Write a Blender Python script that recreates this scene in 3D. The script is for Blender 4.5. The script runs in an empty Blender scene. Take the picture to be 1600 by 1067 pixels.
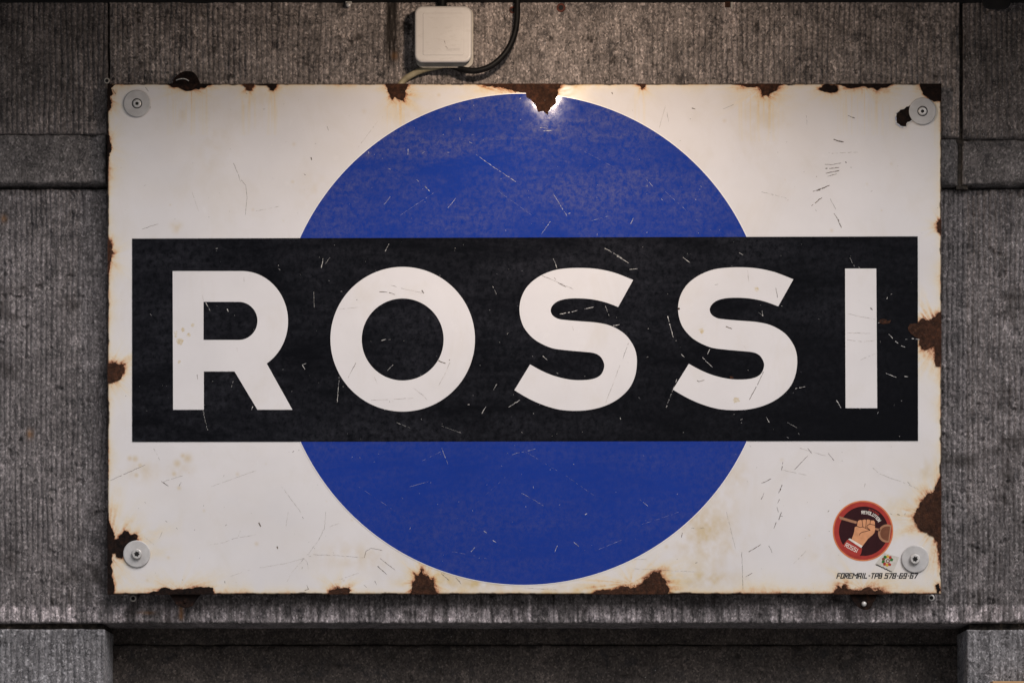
import bpy, bmesh, math, random
import numpy as np
from mathutils import Vector
from mathutils.geometry import tessellate_polygon

scene = bpy.context.scene
C = scene.collection
random.seed(7)

# ------------------------------------------------------------------ camera, sky, sun, lamp, exposure
D, ZC = 4.0, -0.80                       # a low standpoint with a shifted (vertically corrected) lens
cam = bpy.data.cameras.new('camera'); cam_o = bpy.data.objects.new('camera', cam); C.objects.link(cam_o)
cam_o.location = (0, -D, ZC); cam_o.rotation_euler = (math.radians(90), 0, 0)
cam.sensor_width = 36; cam.lens = 36 * D / 1.6; cam.shift_y = -ZC / 1.6
cam.clip_start = 0.05; cam.clip_end = 200
scene.camera = cam_o

SUN_EL = 43
world = bpy.data.worlds.new('World'); scene.world = world; world.use_nodes = True
wn = world.node_tree.nodes; wl = world.node_tree.links
bg = wn['Background']; sky = wn.new('ShaderNodeTexSky'); sky.sky_type = 'NISHITA'; sky.sun_disc = False
sky.sun_elevation = math.radians(SUN_EL); sky.sun_rotation = math.radians(147); sky.dust_density = 4; sky.air_density = 1
hs = wn.new('ShaderNodeHueSaturation'); hs.inputs['Saturation'].default_value = 0.5
wl.new(sky.outputs[0], hs.inputs['Color']); wl.new(hs.outputs[0], bg.inputs[0]); bg.inputs[1].default_value = 0.05

sun = bpy.data.lights.new('sun', 'SUN'); sun.energy = 1.5; sun.angle = math.radians(34); sun.color = (1.0, 0.985, 1.0)
sun_o = bpy.data.objects.new('sun', sun); C.objects.link(sun_o); sun_o.rotation_euler = (math.radians(90 - SUN_EL), 0, math.radians(33))

lamp = bpy.data.lights.new('spot_lamp', 'AREA'); lamp.shape = 'DISK'; lamp.size = 0.046; lamp.energy = 2.0; lamp.color = (1.0, 0.80, 0.63)
lamp_o = bpy.data.objects.new('spot_lamp', lamp); C.objects.link(lamp_o)
lamp_o.location = (0.060, -0.45, 0.511); lamp_o.rotation_euler = (math.radians(52), 0, 0)   # aimed down and at the wall

scene.view_settings.view_transform = 'Standard'; scene.view_settings.look = 'None'
scene.view_settings.gamma = 1; scene.view_settings.exposure = 0.45
scene.render.engine = 'CYCLES'

# ------------------------------------------------------------------ helpers
def W(px, py, y=0.0):
    """photo position (about 1 mm a pixel on the sign's plane) and depth y -> metres"""
    s = (D + y) / D
    return ((px - 800) / 1000 * s, y, ZC + ((533.5 - py) / 1000 - ZC) * s)

def vnoise(x, z, seed):
    """smooth value noise, -1..1"""
    r = np.random.RandomState(seed)
    T = r.uniform(-1, 1, (256, 256))
    xi = np.floor(x).astype(int); zi = np.floor(z).astype(int); fx = x - xi; fz = z - zi
    fx = fx * fx * (3 - 2 * fx); fz = fz * fz * (3 - 2 * fz)
    a = T[xi % 256, zi % 256]; b = T[(xi + 1) % 256, zi % 256]; c = T[xi % 256, (zi + 1) % 256]; d = T[(xi + 1) % 256, (zi + 1) % 256]
    return (a * (1 - fx) + b * fx) * (1 - fz) + (c * (1 - fx) + d * fx) * fz

def fbm(x, z, seed, oct=4, g=0.5):
    v = 0; a = 1; t = 0
    for i in range(oct):
        v = v + a * vnoise(x * 2 ** i, z * 2 ** i, seed + i * 17); t += a; a *= g
    return v / t

def root(name, label, cat, loc, group=None):
    o = bpy.data.objects.new(name, None); C.objects.link(o); o.location = loc; o.empty_display_size = 0.05
    tag(o, label, cat, group); return o

def tag(o, label, cat, group=None):
    o['label'] = label; o['category'] = cat
    if group: o['group'] = group

def top_of(o):
    loc = Vector((0, 0, 0))
    while o: loc += o.location; o = o.parent
    return loc

def mk(name, verts, faces, m, parent=None, smooth=False, fix=True, label=None):
    base = top_of(parent) if parent else Vector((0, 0, 0))
    me = bpy.data.meshes.new(name)
    me.from_pydata([(v[0] - base.x, v[1] - base.y, v[2] - base.z) for v in verts], [], faces)
    if fix:
        bm = bmesh.new(); bm.from_mesh(me); bmesh.ops.recalc_face_normals(bm, faces=bm.faces); bm.to_mesh(me); bm.free()
    if smooth: me.polygons.foreach_set('use_smooth', [True] * len(me.polygons))
    me.materials.append(m)
    o = bpy.data.objects.new(name, me); C.objects.link(o); o.parent = parent
    if label: o['label'] = label
    return o

def prism_geo(loops, yf, th, V, F):
    """flat-fronted plate from px outlines (first outer, rest holes), front at depth yf"""
    pts = [[Vector((p[0], -p[1], 0)) for p in L] for L in loops]
    tri = tessellate_polygon(pts); n0 = len(V); flat = [p for L in loops for p in L]; n = len(flat)
    V += [W(p[0], p[1], yf) for p in flat]; V += [(v[0], yf + th, v[2]) for v in V[n0:n0 + n]]
    F += [(n0 + a, n0 + b, n0 + c) for a, b, c in tri]; F += [(n0 + n + c, n0 + n + b, n0 + n + a) for a, b, c in tri]
    k = n0
    for L in loops:
        m = len(L)
        for i in range(m):
            j = (i + 1) % m; F.append((k + i, k + j, k + j + n, k + i + n))
        k += m

def plate(name, loops, yf, th, m, parent=None, label=None):
    V, F = [], []; prism_geo(loops, yf, th, V, F); return mk(name, V, F, m, parent, label=label)

def circle(cx, cy, r, n=64, ry=None):
    ry = ry or r
    return [(cx + r * math.cos(2 * math.pi * i / n), cy + ry * math.sin(2 * math.pi * i / n)) for i in range(n)]

def catmull(P, closed=False, sub=6):
    out = []; n = len(P); R = range(n if closed else n - 1)
    for i in R:
        if closed: p0, p1, p2, p3 = P[(i - 1) % n], P[i], P[(i + 1) % n], P[(i + 2) % n]
        else: p0, p1, p2, p3 = P[max(i - 1, 0)], P[i], P[i + 1], P[min(i + 2, n - 1)]
        for k in range(sub):
            t = k / sub
            out.append(tuple(0.5 * (2 * b + (c - a) * t + (2 * a - 5 * b + 4 * c - d) * t * t + (3 * b - a - 3 * c + d) * t ** 3)
                             for a, b, c, d in zip(p0, p1, p2, p3)))
    if not closed: out.append(tuple(P[-1]))
    return out

def jag(P, amp=0.22, levels=3, minlen=1.6, rnd=random):
    """break a traced outline up into a flaked, uneven edge"""
    for _ in range(levels):
        Q = []
        for i in range(len(P)):
            a, b = P[i], P[(i + 1) % len(P)]; Q.append(a)
            L = math.hypot(b[0] - a[0], b[1] - a[1])
            edge = any(abs(a[k] - v) < 0.6 and abs(b[k] - v) < 0.6 for k, v in ((0, 168), (0, 1471), (1, 131), (1, 927), (1, 928)))
            if L > minlen and not edge:
                d = rnd.gauss(0, amp) * L * 0.6; t = rnd.uniform(0.35, 0.65)
                Q.append((a[0] + (b[0] - a[0]) * t - (b[1] - a[1]) / L * d, a[1] + (b[1] - a[1]) * t + (b[0] - a[0]) / L * d))
        P = Q
    return P

def rrect(x0, y0, x1, y1, r, n=8):
    out = []
    for cx, cy, a0 in ((x1 - r, y1 - r, 0), (x0 + r, y1 - r, 90), (x0 + r, y0 + r, 180), (x1 - r, y0 + r, 270)):
        for k in range(n + 1):
            a = math.radians(a0 + 90 * k / n); out.append((cx + r * math.cos(a), cy + r * math.sin(a)))
    return out

def layers(name, rings, m, parent, cap=True, smooth=True, label=None):
    """skin a stack of equal-length px outlines [(outline, y)], first one nearest the viewer"""
    V = []; F = []; n = len(rings[0][0])
    for P, y in rings: V += [W(p[0], p[1], y) for p in P]
    for k in range(len(rings) - 1):
        for i in range(n):
            j = (i + 1) % n; F.append((k * n + i, k * n + j, (k + 1) * n + j, (k + 1) * n + i))
    F.append(tuple(range(n)))
    F.append(tuple(range((len(rings) - 1) * n, len(rings) * n)))
    o = mk(name, V, F, m, parent, smooth=smooth, label=label)
    for p in o.data.polygons:
        if len(p.vertices) > 4: p.use_smooth = False
    return o

def lathe(name, cx, cy, prof, m, parent, n=40, smooth=True):
    """disc-like part facing the viewer: prof = [(radius mm, y)]"""
    return layers(name, [(circle(cx, cy, max(r, 0.02), n), y) for r, y in prof], m, parent, smooth=smooth)

def box(name, x0, y0, x1, y1, d0, d1, m, parent=None, bev=0.0, label=None):
    """box from px extents (measured at its front depth d0) back to d1"""
    a = W(x0, y1, d0); b = W(x1, y0, d0)
    bm = bmesh.new(); bmesh.ops.create_cube(bm, size=1)
    for v in bm.verts:
        v.co = ((a[0] if v.co.x < 0 else b[0]), (d0 if v.co.y < 0 else d1), (a[2] if v.co.z < 0 else b[2]))
    if bev: bmesh.ops.bevel(bm, geom=bm.edges[:], offset=bev, segments=3, affect='EDGES', profile=0.5)
    V = [tuple(v.co) for v in bm.verts]; bm.verts.index_update(); F = [[v.index for v in f.verts] for f in bm.faces]; bm.free()
    return mk(name, V, F, m, parent, label=label)

def tube(name, P, r, m, parent=None, n=16, sub=8, label=None):
    pts = [Vector(p) for p in catmull(P, sub=sub)]
    V = []; F = []
    up = Vector((0, 1, 0))
    for i, p in enumerate(pts):
        t = (pts[min(i + 1, len(pts) - 1)] - pts[max(i - 1, 0)]).normalized()
        a = t.cross(up).normalized(); b = a.cross(t)
        for k in range(n):
            an = 2 * math.pi * k / n; V.append(tuple(p + (a * math.cos(an) + b * math.sin(an)) * r))
    for i in range(len(pts) - 1):
        for k in range(n):
            F.append((i * n + k, i * n + (k + 1) % n, (i + 1) * n + (k + 1) % n, (i + 1) * n + k))
    F.append(tuple(range(n))); F.append(tuple(range((len(pts) - 1) * n, len(pts) * n)))
    return mk(name, V, F, m, parent, smooth=True, label=label)

# ------------------------------------------------------------------ materials
class Mat:
    def __init__(s, name, rough=0.5, spec=0.5, metal=0.0):
        s.m = bpy.data.materials.new(name); s.m.use_nodes = True; s.n = s.m.node_tree.nodes; s.l = s.m.node_tree.links
        s.b = s.n['Principled BSDF']; s.b.inputs['Roughness'].default_value = rough
        s.b.inputs['Specular IOR Level'].default_value = spec; s.b.inputs['Metallic'].default_value = metal
        s.pos = s.n.new('ShaderNodeNewGeometry').outputs['Position']
    def vec(s, scale, offset=(0, 0, 0)):
        q = s.n.new('ShaderNodeMapping'); q.inputs['Scale'].default_value = scale; q.inputs['Location'].default_value = offset
        s.l.new(s.pos, q.inputs[0]); return q.outputs[0]
    def noise(s, scale, stretch=(1, 1, 1), detail=4, rough=0.6, dist=0.0, off=(0, 0, 0)):
        q = s.n.new('ShaderNodeTexNoise'); s.l.new(s.vec(tuple(scale * k for k in stretch), off), q.inputs['Vector'])
        q.inputs['Scale'].default_value = 1; q.inputs['Detail'].default_value = detail; q.inputs['Roughness'].default_value = rough
        q.inputs['Distortion'].default_value = dist; return q.outputs[0]
    def voro(s, scale, out='Distance', stretch=(1, 1, 1)):
        q = s.n.new('ShaderNodeTexVoronoi'); s.l.new(s.vec(tuple(scale * k for k in stretch)), q.inputs['Vector'])
        q.inputs['Scale'].default_value = 1; return q.outputs[out]
    def ramp(s, fac, stops, interp='LINEAR'):
        q = s.n.new('ShaderNodeValToRGB'); q.color_ramp.interpolation = interp; e = q.color_ramp.elements
        while len(e) < len(stops): e.new(0.5)
        for k, (p, c) in enumerate(stops):
            e[k].position = p; c = (c, c, c) if not isinstance(c, tuple) else c; e[k].color = (*c, 1)
        s.l.new(fac, q.inputs[0]); return q.outputs[0]
    def mix(s, fac, a, b, mode='MIX'):
        q = s.n.new('ShaderNodeMix'); q.data_type = 'RGBA'; q.blend_type = mode
        for sock, v in ((q.inputs[0], fac), (q.inputs[6], a), (q.inputs[7], b)):
            if hasattr(v, 'links'): s.l.new(v, sock)
            elif isinstance(v, tuple): sock.default_value = (*v, 1)
            else: sock.default_value = v
        return q.outputs[2]
    def math(s, op, a, b=0.0, clamp=False):
        q = s.n.new('ShaderNodeMath'); q.operation = op; q.use_clamp = clamp
        for i, v in enumerate((a, b)):
            if hasattr(v, 'links'): s.l.new(v, q.inputs[i])
            else: q.inputs[i].default_value = v
        return q.outputs[0]
    def attr(s, name):
        q = s.n.new('ShaderNodeAttribute'); q.attribute_name = name; t = s.n.new('ShaderNodeSeparateColor'); s.l.new(q.outputs['Color'], t.inputs[0])
        return t.outputs
    def xyz(s):
        t = s.n.new('ShaderNodeSeparateXYZ'); s.l.new(s.pos, t.inputs[0]); return t.outputs
    def bump(s, h, strength=0.3, dist=0.001, prev=None):
        q = s.n.new('ShaderNodeBump'); q.inputs['Strength'].default_value = strength; q.inputs['Distance'].default_value = dist
        s.l.new(h, q.inputs['Height'])
        if prev: s.l.new(prev, q.inputs['Normal'])
        return q.outputs[0]
    def out(s, color=None, rough=None, normal=None):
        if color is not None:
            if hasattr(color, 'links'): s.l.new(color, s.b.inputs['Base Color'])
            else: s.b.inputs['Base Color'].default_value = (*color, 1)
        if rough is not None: s.l.new(rough, s.b.inputs['Roughness'])
        if normal is not None: s.l.new(normal, s.b.inputs['Normal'])
        return s.m

def stone_mat(name, tint, dark=1.0, streak=0.6, sparkle=1.0):
    s = Mat(name, 0.82, 0.3)
    t = lambda k: tuple(c * k * dark for c in tint)
    base = s.ramp(s.noise(14, detail=6, rough=0.65), [(0.3, t(0.62)), (0.52, t(1.0)), (0.72, t(1.35))])
    st = s.ramp(s.noise(150, (1, 1, 0.05), 4, 0.6), [(0.38, 0.6), (0.62, 1.35)])         # pale and dark runs along the tooling
    base = s.mix(streak, base, st, 'MULTIPLY')
    base = s.mix(0.5, base, s.ramp(s.noise(110, (1, 1, 0.7), 5, 0.7), [(0.34, 0.45), (0.5, 0.95), (0.66, 1.6)]), 'MULTIPLY')
    q = s.n.new('ShaderNodeSeparateColor'); s.l.new(s.voro(430, 'Color', (1, 1, 0.75)), q.inputs[0])          # sharp crystalline grain
    base = s.mix(1.0, base, s.ramp(q.outputs[0], [(0.0, 0.5), (0.5, 0.9), (0.88, 1.25), (0.98, 1.9)]), 'MULTIPLY')
    fleck = s.ramp(s.noise(300, (1, 1, 0.7), 2, 0.5, off=(3, 1, 7)), [(0.66, 0.0), (0.70, 1.0)])   # crystalline flecks
    base = s.mix(s.math('MULTIPLY', fleck, 0.55 * sparkle), base, (0.34, 0.325, 0.325))
    fos = s.ramp(s.voro(70), [(0.06, 1.0), (0.10, 0.0)])                                    # fossil spots
    fos = s.math('MULTIPLY', fos, s.ramp(s.noise(9, off=(9, 2, 4)), [(0.5, 0.0), (0.62, 1.0)]))
    base = s.mix(s.math('MULTIPLY', fos, 0.55), base, (0.34, 0.32, 0.31))
    soot = s.ramp(s.noise(34, (1, 1, 0.9), 9, 0.85, 0.0, off=(1, 5, 2)), [(0.39, 1.0), (0.47, 0.0)])
    base = s.mix(s.math('MULTIPLY', soot, 0.75), base, (0.016, 0.015, 0.017))
    pit = s.ramp(s.noise(120, detail=5, rough=0.7, off=(4, 4, 1)), [(0.355, 1.0), (0.39, 0.0)])
    base = s.mix(s.math('MULTIPLY', pit, 0.8), base, (0.012, 0.011, 0.012))
    a = s.attr('stain')
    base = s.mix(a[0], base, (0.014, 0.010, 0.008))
    base = s.mix(a[1], base, (0.20, 0.10, 0.04))
    base = s.mix(a[2], base, s.mix(1.0, base, (3.0, 2.95, 3.0), 'MULTIPLY'))  # pale runs, plus the daylight painted on the lower ledge
    n = s.bump(s.noise(330, detail=4, rough=0.75), 0.8, 0.0016)
    n = s.bump(s.noise(70, detail=5, rough=0.7), 0.5, 0.002, n)
    return s.out(base, None, n)

M = {}
M['stone'] = stone_mat('blue_limestone', (0.205, 0.175, 0.163))
M['stone_left'] = stone_mat('blue_limestone_edge_shade', (0.132, 0.114, 0.109))  # outer upper blocks: edge darkening put into the stone's tint
M['stone_low'] = stone_mat('blue_limestone_crust_shade', (0.148, 0.132, 0.132), sparkle=0.9)  # long lower stone: edge darkening put into its tint as well
M['stone_smooth'] = stone_mat('blue_limestone_dressed', (0.118, 0.106, 0.104), streak=0.12, sparkle=0.4)
M['stone_pale'] = stone_mat('blue_limestone_pale', (0.18, 0.172, 0.178), streak=0.5, sparkle=0.4)
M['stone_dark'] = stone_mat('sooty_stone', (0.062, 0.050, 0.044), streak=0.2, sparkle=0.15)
s = Mat('mortar', 0.95, 0.1); M['mortar'] = s.out(s.ramp(s.noise(90, detail=6), [(0.35, (0.012, 0.011, 0.011)), (0.6, (0.05, 0.042, 0.036)), (0.75, (0.16, 0.12, 0.09))]), None, s.bump(s.noise(150, detail=5), 0.9, 0.004))

def enamel(name, col, dust=None, dust_amt=0.0, rough=0.14, spec=0.5, stains=False, film_mask=None, film=(0.43, 0.56)):
    s = Mat(name, rough, spec)
    base = s.mix(s.ramp(s.noise(5, detail=5, rough=0.6), [(0.35, 0.0), (0.7, 1.0)]), col, tuple(c * 0.9 for c in col))
    r = s.ramp(s.noise(30, detail=6, rough=0.7), [(0.3, rough * 0.6), (0.7, rough * 1.9)])
    if stains:
        speck = s.ramp(s.noise(260, detail=3, rough=0.6), [(0.68, 0.0), (0.78, 1.0)])
        base = s.mix(s.math('MULTIPLY', speck, 0.22), base, (0.33, 0.29, 0.22))
        grime = s.ramp(s.noise(12, (1, 1, 0.6), 7, 0.7, 0.5), [(0.52, 0.0), (0.8, 1.0)])
        base = s.mix(s.math('MULTIPLY', grime, 0.35), base, (0.52, 0.46, 0.38))
        a = s.attr('stain')
        base = s.mix(a[1], base, (0.50, 0.38, 0.20))
        f = s.math('MULTIPLY', a[0], s.ramp(s.noise(240, detail=4, rough=0.7), [(0.3, 0.55), (0.65, 1.15)]), True)
        base = s.mix(s.math('POWER', f, 0.75), base, s.ramp(f, [(0.0, (0.66, 0.54, 0.22)), (0.3, (0.62, 0.40, 0.075)), (0.6, (0.52, 0.21, 0.02)), (0.8, (0.30, 0.09, 0.01)), (0.97, (0.10, 0.03, 0.008))]))
        base = s.mix(a[2], base, (0.022, 0.011, 0.007))
        r = s.mix(s.math('MAXIMUM', a[0], a[2]), r, (0.7, 0.7, 0.7))
    if dust:
        d1 = s.ramp(s.noise(105, (1, 1, 1), 9, 0.8, 0.2), [(film[0], 0.0), (film[1], 1.0)])
        d2 = s.ramp(s.noise(11, (0.4, 1, 1.5), 7, 0.7, 0.4, off=(2, 0, 5)), [(0.36, 0.05), (0.62, 1.0)])
        d = s.math('MULTIPLY', d1, d2)
        if film_mask: d = s.math('MULTIPLY', d, film_mask(s))
        base = s.mix(s.math('MULTIPLY', d, dust_amt), base, dust)
        r = s.mix(d, r, (0.12, 0.12, 0.12))
    n = s.bump(s.noise(40, (0.6, 1, 1.2), 2, 0.5), 0.03, 0.003)
    n = s.bump(s.noise(9, (0.5, 1, 1.3), 2), 0.04, 0.01, n)
    return s.out(base, r, n)

M['white'] = enamel('white_enamel', (0.645, 0.618, 0.622), stains=True, rough=0.16, spec=0.2)
M['line'] = enamel('clean_white_enamel', (0.78, 0.75, 0.74), rough=0.2, spec=0.35)
def blue_haze(s):  # strengthens the dust film upward, painting in the lamp's haze
    return s.ramp(s.math('ADD', s.xyz()[2], 0.5), [(0.30, 0.30), (0.62, 0.55), (0.80, 1.0)])
M['blue'] = enamel('blue_enamel', (0.007, 0.031, 0.235), (0.10, 0.10, 0.20), 0.78, 0.05, 0.14, film_mask=blue_haze, film=(0.41, 0.62))
def bar_reflection(s):  # fades the film at lower right, painting in a darker reflection
    return s.ramp(s.math('ADD', s.math('MULTIPLY', s.xyz()[0], 0.5), s.math('ADD', s.math('MULTIPLY', s.xyz()[2], -0.9), 0.4)), [(0.45, 1.0), (0.72, 0.3), (0.8, 0.08)])
M['black'] = enamel('black_enamel', (0.0032, 0.0034, 0.0048), (0.075, 0.075, 0.092), 0.30, 0.10, 0.05, film_mask=bar_reflection, film=(0.38, 0.68))
s = Mat('rust', 0.9, 0.15)
rc = s.ramp(s.noise(160, detail=7, rough=0.75), [(0.3, (0.012, 0.006, 0.004)), (0.52, (0.034, 0.015, 0.009)), (0.72, (0.085, 0.034, 0.017))])
rc = s.mix(s.math('MULTIPLY', s.ramp(s.noise(340, detail=2), [(0.66, 0.0), (0.74, 1.0)]), 0.4), rc, (0.2, 0.15, 0.12))
rc = s.mix(s.ramp(s.noise(45, detail=5, rough=0.7, off=(6, 1, 3)), [(0.42, 0.0), (0.62, 0.75)]), rc, s.ramp(s.noise(200, detail=5), [(0.35, (0.02, 0.010, 0.008)), (0.65, (0.095, 0.038, 0.02))]))
M['rust'] = s.out(rc, None, s.bump(s.noise(220, detail=7, rough=0.75), 1.0, 0.003))
s = Mat('dark_rust', 0.85, 0.08)
M['rust_dark'] = s.out(s.ramp(s.noise(110, detail=6, rough=0.7), [(0.35, (0.005, 0.004, 0.004)), (0.6, (0.016, 0.009, 0.007)), (0.76, (0.055, 0.022, 0.012))]), None, s.bump(s.noise(160, detail=6), 0.9, 0.003))
s = Mat('chip_rim', 0.5, 0.4); M['rim'] = s.out(s.ramp(s.noise(180, detail=5), [(0.35, (0.30, 0.33, 0.42)), (0.6, (0.66, 0.62, 0.56)), (0.75, (0.55, 0.38, 0.17))]))
s = Mat('washer_metal', 0.45, 0.5); M['washer'] = s.out(s.ramp(s.noise(60, detail=5), [(0.3, (0.36, 0.345, 0.34)), (0.7, (0.46, 0.445, 0.44))]), s.ramp(s.noise(90, detail=4), [(0.3, 0.35), (0.7, 0.6)]))
s = Mat('screw_metal', 0.38, 0.5, 0.35); M['screw'] = s.out(s.ramp(s.noise(200, detail=4), [(0.3, (0.38, 0.36, 0.35)), (0.7, (0.58, 0.56, 0.54))]))
s = Mat('recess_black', 0.8, 0.2); M['recess'] = s.out((0.012, 0.011, 0.011))
s = Mat('dark_scratch', 0.8, 0.2); M['scr_dark'] = s.out(s.ramp(s.noise(300, detail=2), [(0.35, (0.03, 0.025, 0.022)), (0.65, (0.17, 0.13, 0.10))]))
s = Mat('fine_crack', 0.8, 0.2); M['scr_thin'] = s.out(s.ramp(s.noise(200, detail=2), [(0.35, (0.12, 0.10, 0.09)), (0.62, (0.52, 0.47, 0.43))]))
s = Mat('white_scratch', 0.6, 0.4); M['scr_white'] = s.out(s.ramp(s.noise(240, detail=2), [(0.35, (0.12, 0.12, 0.13)), (0.62, (0.60, 0.57, 0.54))]))
s = Mat('pale_scratch', 0.6, 0.4); M['scr_pale'] = s.out(s.ramp(s.noise(200, detail=2), [(0.4, (0.02, 0.035, 0.16)), (0.65, (0.28, 0.28, 0.40))]))
s = Mat('grey_plastic', 0.42, 0.5)
pc = s.ramp(s.noise(8, detail=5), [(0.3, (0.38, 0.355, 0.34)), (0.7, (0.45, 0.425, 0.405))])
pc = s.mix(s.math('MULTIPLY', s.ramp(s.noise(60, (1, 1, 4), 7, 0.7), [(0.55, 0.0), (0.75, 1.0)]), 0.4), pc, (0.27, 0.24, 0.20))
M['plastic'] = s.out(pc, s.ramp(s.noise(40, detail=5), [(0.3, 0.3), (0.7, 0.5)]), s.bump(s.noise(250, detail=3), 0.1, 0.001))
s = Mat('grey_plastic_base', 0.55, 0.4); M['plastic_base'] = s.out(s.ramp(s.noise(40, detail=5), [(0.3, (0.26, 0.23, 0.19)), (0.7, (0.38, 0.35, 0.31))]))
s = Mat('beige_cable', 0.5, 0.4); M['beige'] = s.out(s.ramp(s.noise(60, detail=6), [(0.3, (0.20, 0.165, 0.10)), (0.7, (0.34, 0.29, 0.19))]), None, s.bump(s.noise(200, detail=4), 0.2, 0.001))
s = Mat('black_cable', 0.5, 0.1); M['cable'] = s.out(s.ramp(s.noise(70, detail=5), [(0.4, (0.003, 0.003, 0.003)), (0.75, (0.010, 0.009, 0.009))]), None, s.bump(s.noise(160, detail=4), 0.2, 0.001))
s = Mat('red_plug', 0.7, 0.3); M['red'] = s.out(s.ramp(s.noise(150, detail=5), [(0.3, (0.02, 0.006, 0.004)), (0.7, (0.12, 0.026, 0.014))]))
s = Mat('grey_plug', 0.6, 0.4); M['plug'] = s.out(s.ramp(s.noise(150, detail=5), [(0.3, (0.22, 0.20, 0.18)), (0.7, (0.42, 0.39, 0.35))]))
s = Mat('dark_canopy', 0.8, 0.2); M['canopy'] = s.out(s.ramp(s.noise(20, detail=5), [(0.3, (0.008, 0.008, 0.009)), (0.7, (0.018, 0.017, 0.017))]))
s = Mat('tea_stain', 0.4, 0.2); M['stain'] = s.out(s.ramp(s.noise(260, detail=5), [(0.35, (0.60, 0.57, 0.53)), (0.65, (0.47, 0.37, 0.22))]))
s = Mat('tan_board', 0.6, 0.3); M['tan'] = s.out(s.ramp(s.noise(30, (1, 1, 8), 5), [(0.3, (0.34, 0.20, 0.09)), (0.7, (0.46, 0.28, 0.13))]))
s = Mat('bounce_paving', 0.9, 0.2); M['bounce_paving'] = s.out(s.ramp(s.noise(3, detail=5), [(0.3, (0.26, 0.255, 0.25)), (0.7, (0.34, 0.335, 0.33))]))
def flat(name, col, rough=0.45):
    s = Mat(name, rough, 0.08); return s.out(s.ramp(s.noise(120, detail=4), [(0.3, tuple(c * 0.85 for c in col)), (0.7, tuple(c * 1.1 for c in col))]))
M['st_orange'] = flat('sticker_orange', (0.58, 0.19, 0.08)); M['st_red'] = flat('sticker_red', (0.34, 0.04, 0.032)); M['st_maroon'] = flat('sticker_maroon', (0.030, 0.008, 0.010))
M['st_skin'] = flat('sticker_peach', (0.58, 0.27, 0.14)); M['st_line'] = flat('sticker_line', (0.04, 0.012, 0.01)); M['st_white'] = flat('sticker_white', (0.68, 0.62, 0.56))
M['st_tan'] = flat('sticker_tan', (0.34, 0.17, 0.10)); M['st_brown'] = flat('sticker_brown', (0.16, 0.062, 0.035)); M['st_pale'] = flat('sticker_paper', (0.52, 0.485, 0.44))
M['st_green'] = flat('sticker_green', (0.03, 0.14, 0.03)); M['st_yellow'] = flat('sticker_yellow', (0.50, 0.30, 0.05)); M['ink'] = flat('black_ink', (0.012, 0.012, 0.014))

# ------------------------------------------------------------------ the stone wall
WALL = 0.014                 # depth of the upper stones' face behind the sign's face
LOW = 0.033                  # depth of the long lower stone's face
wall = root('stone_wall', 'grey tooled limestone wall of large blocks behind the enamel sign', 'wall', W(800, 1067, WALL))

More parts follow.
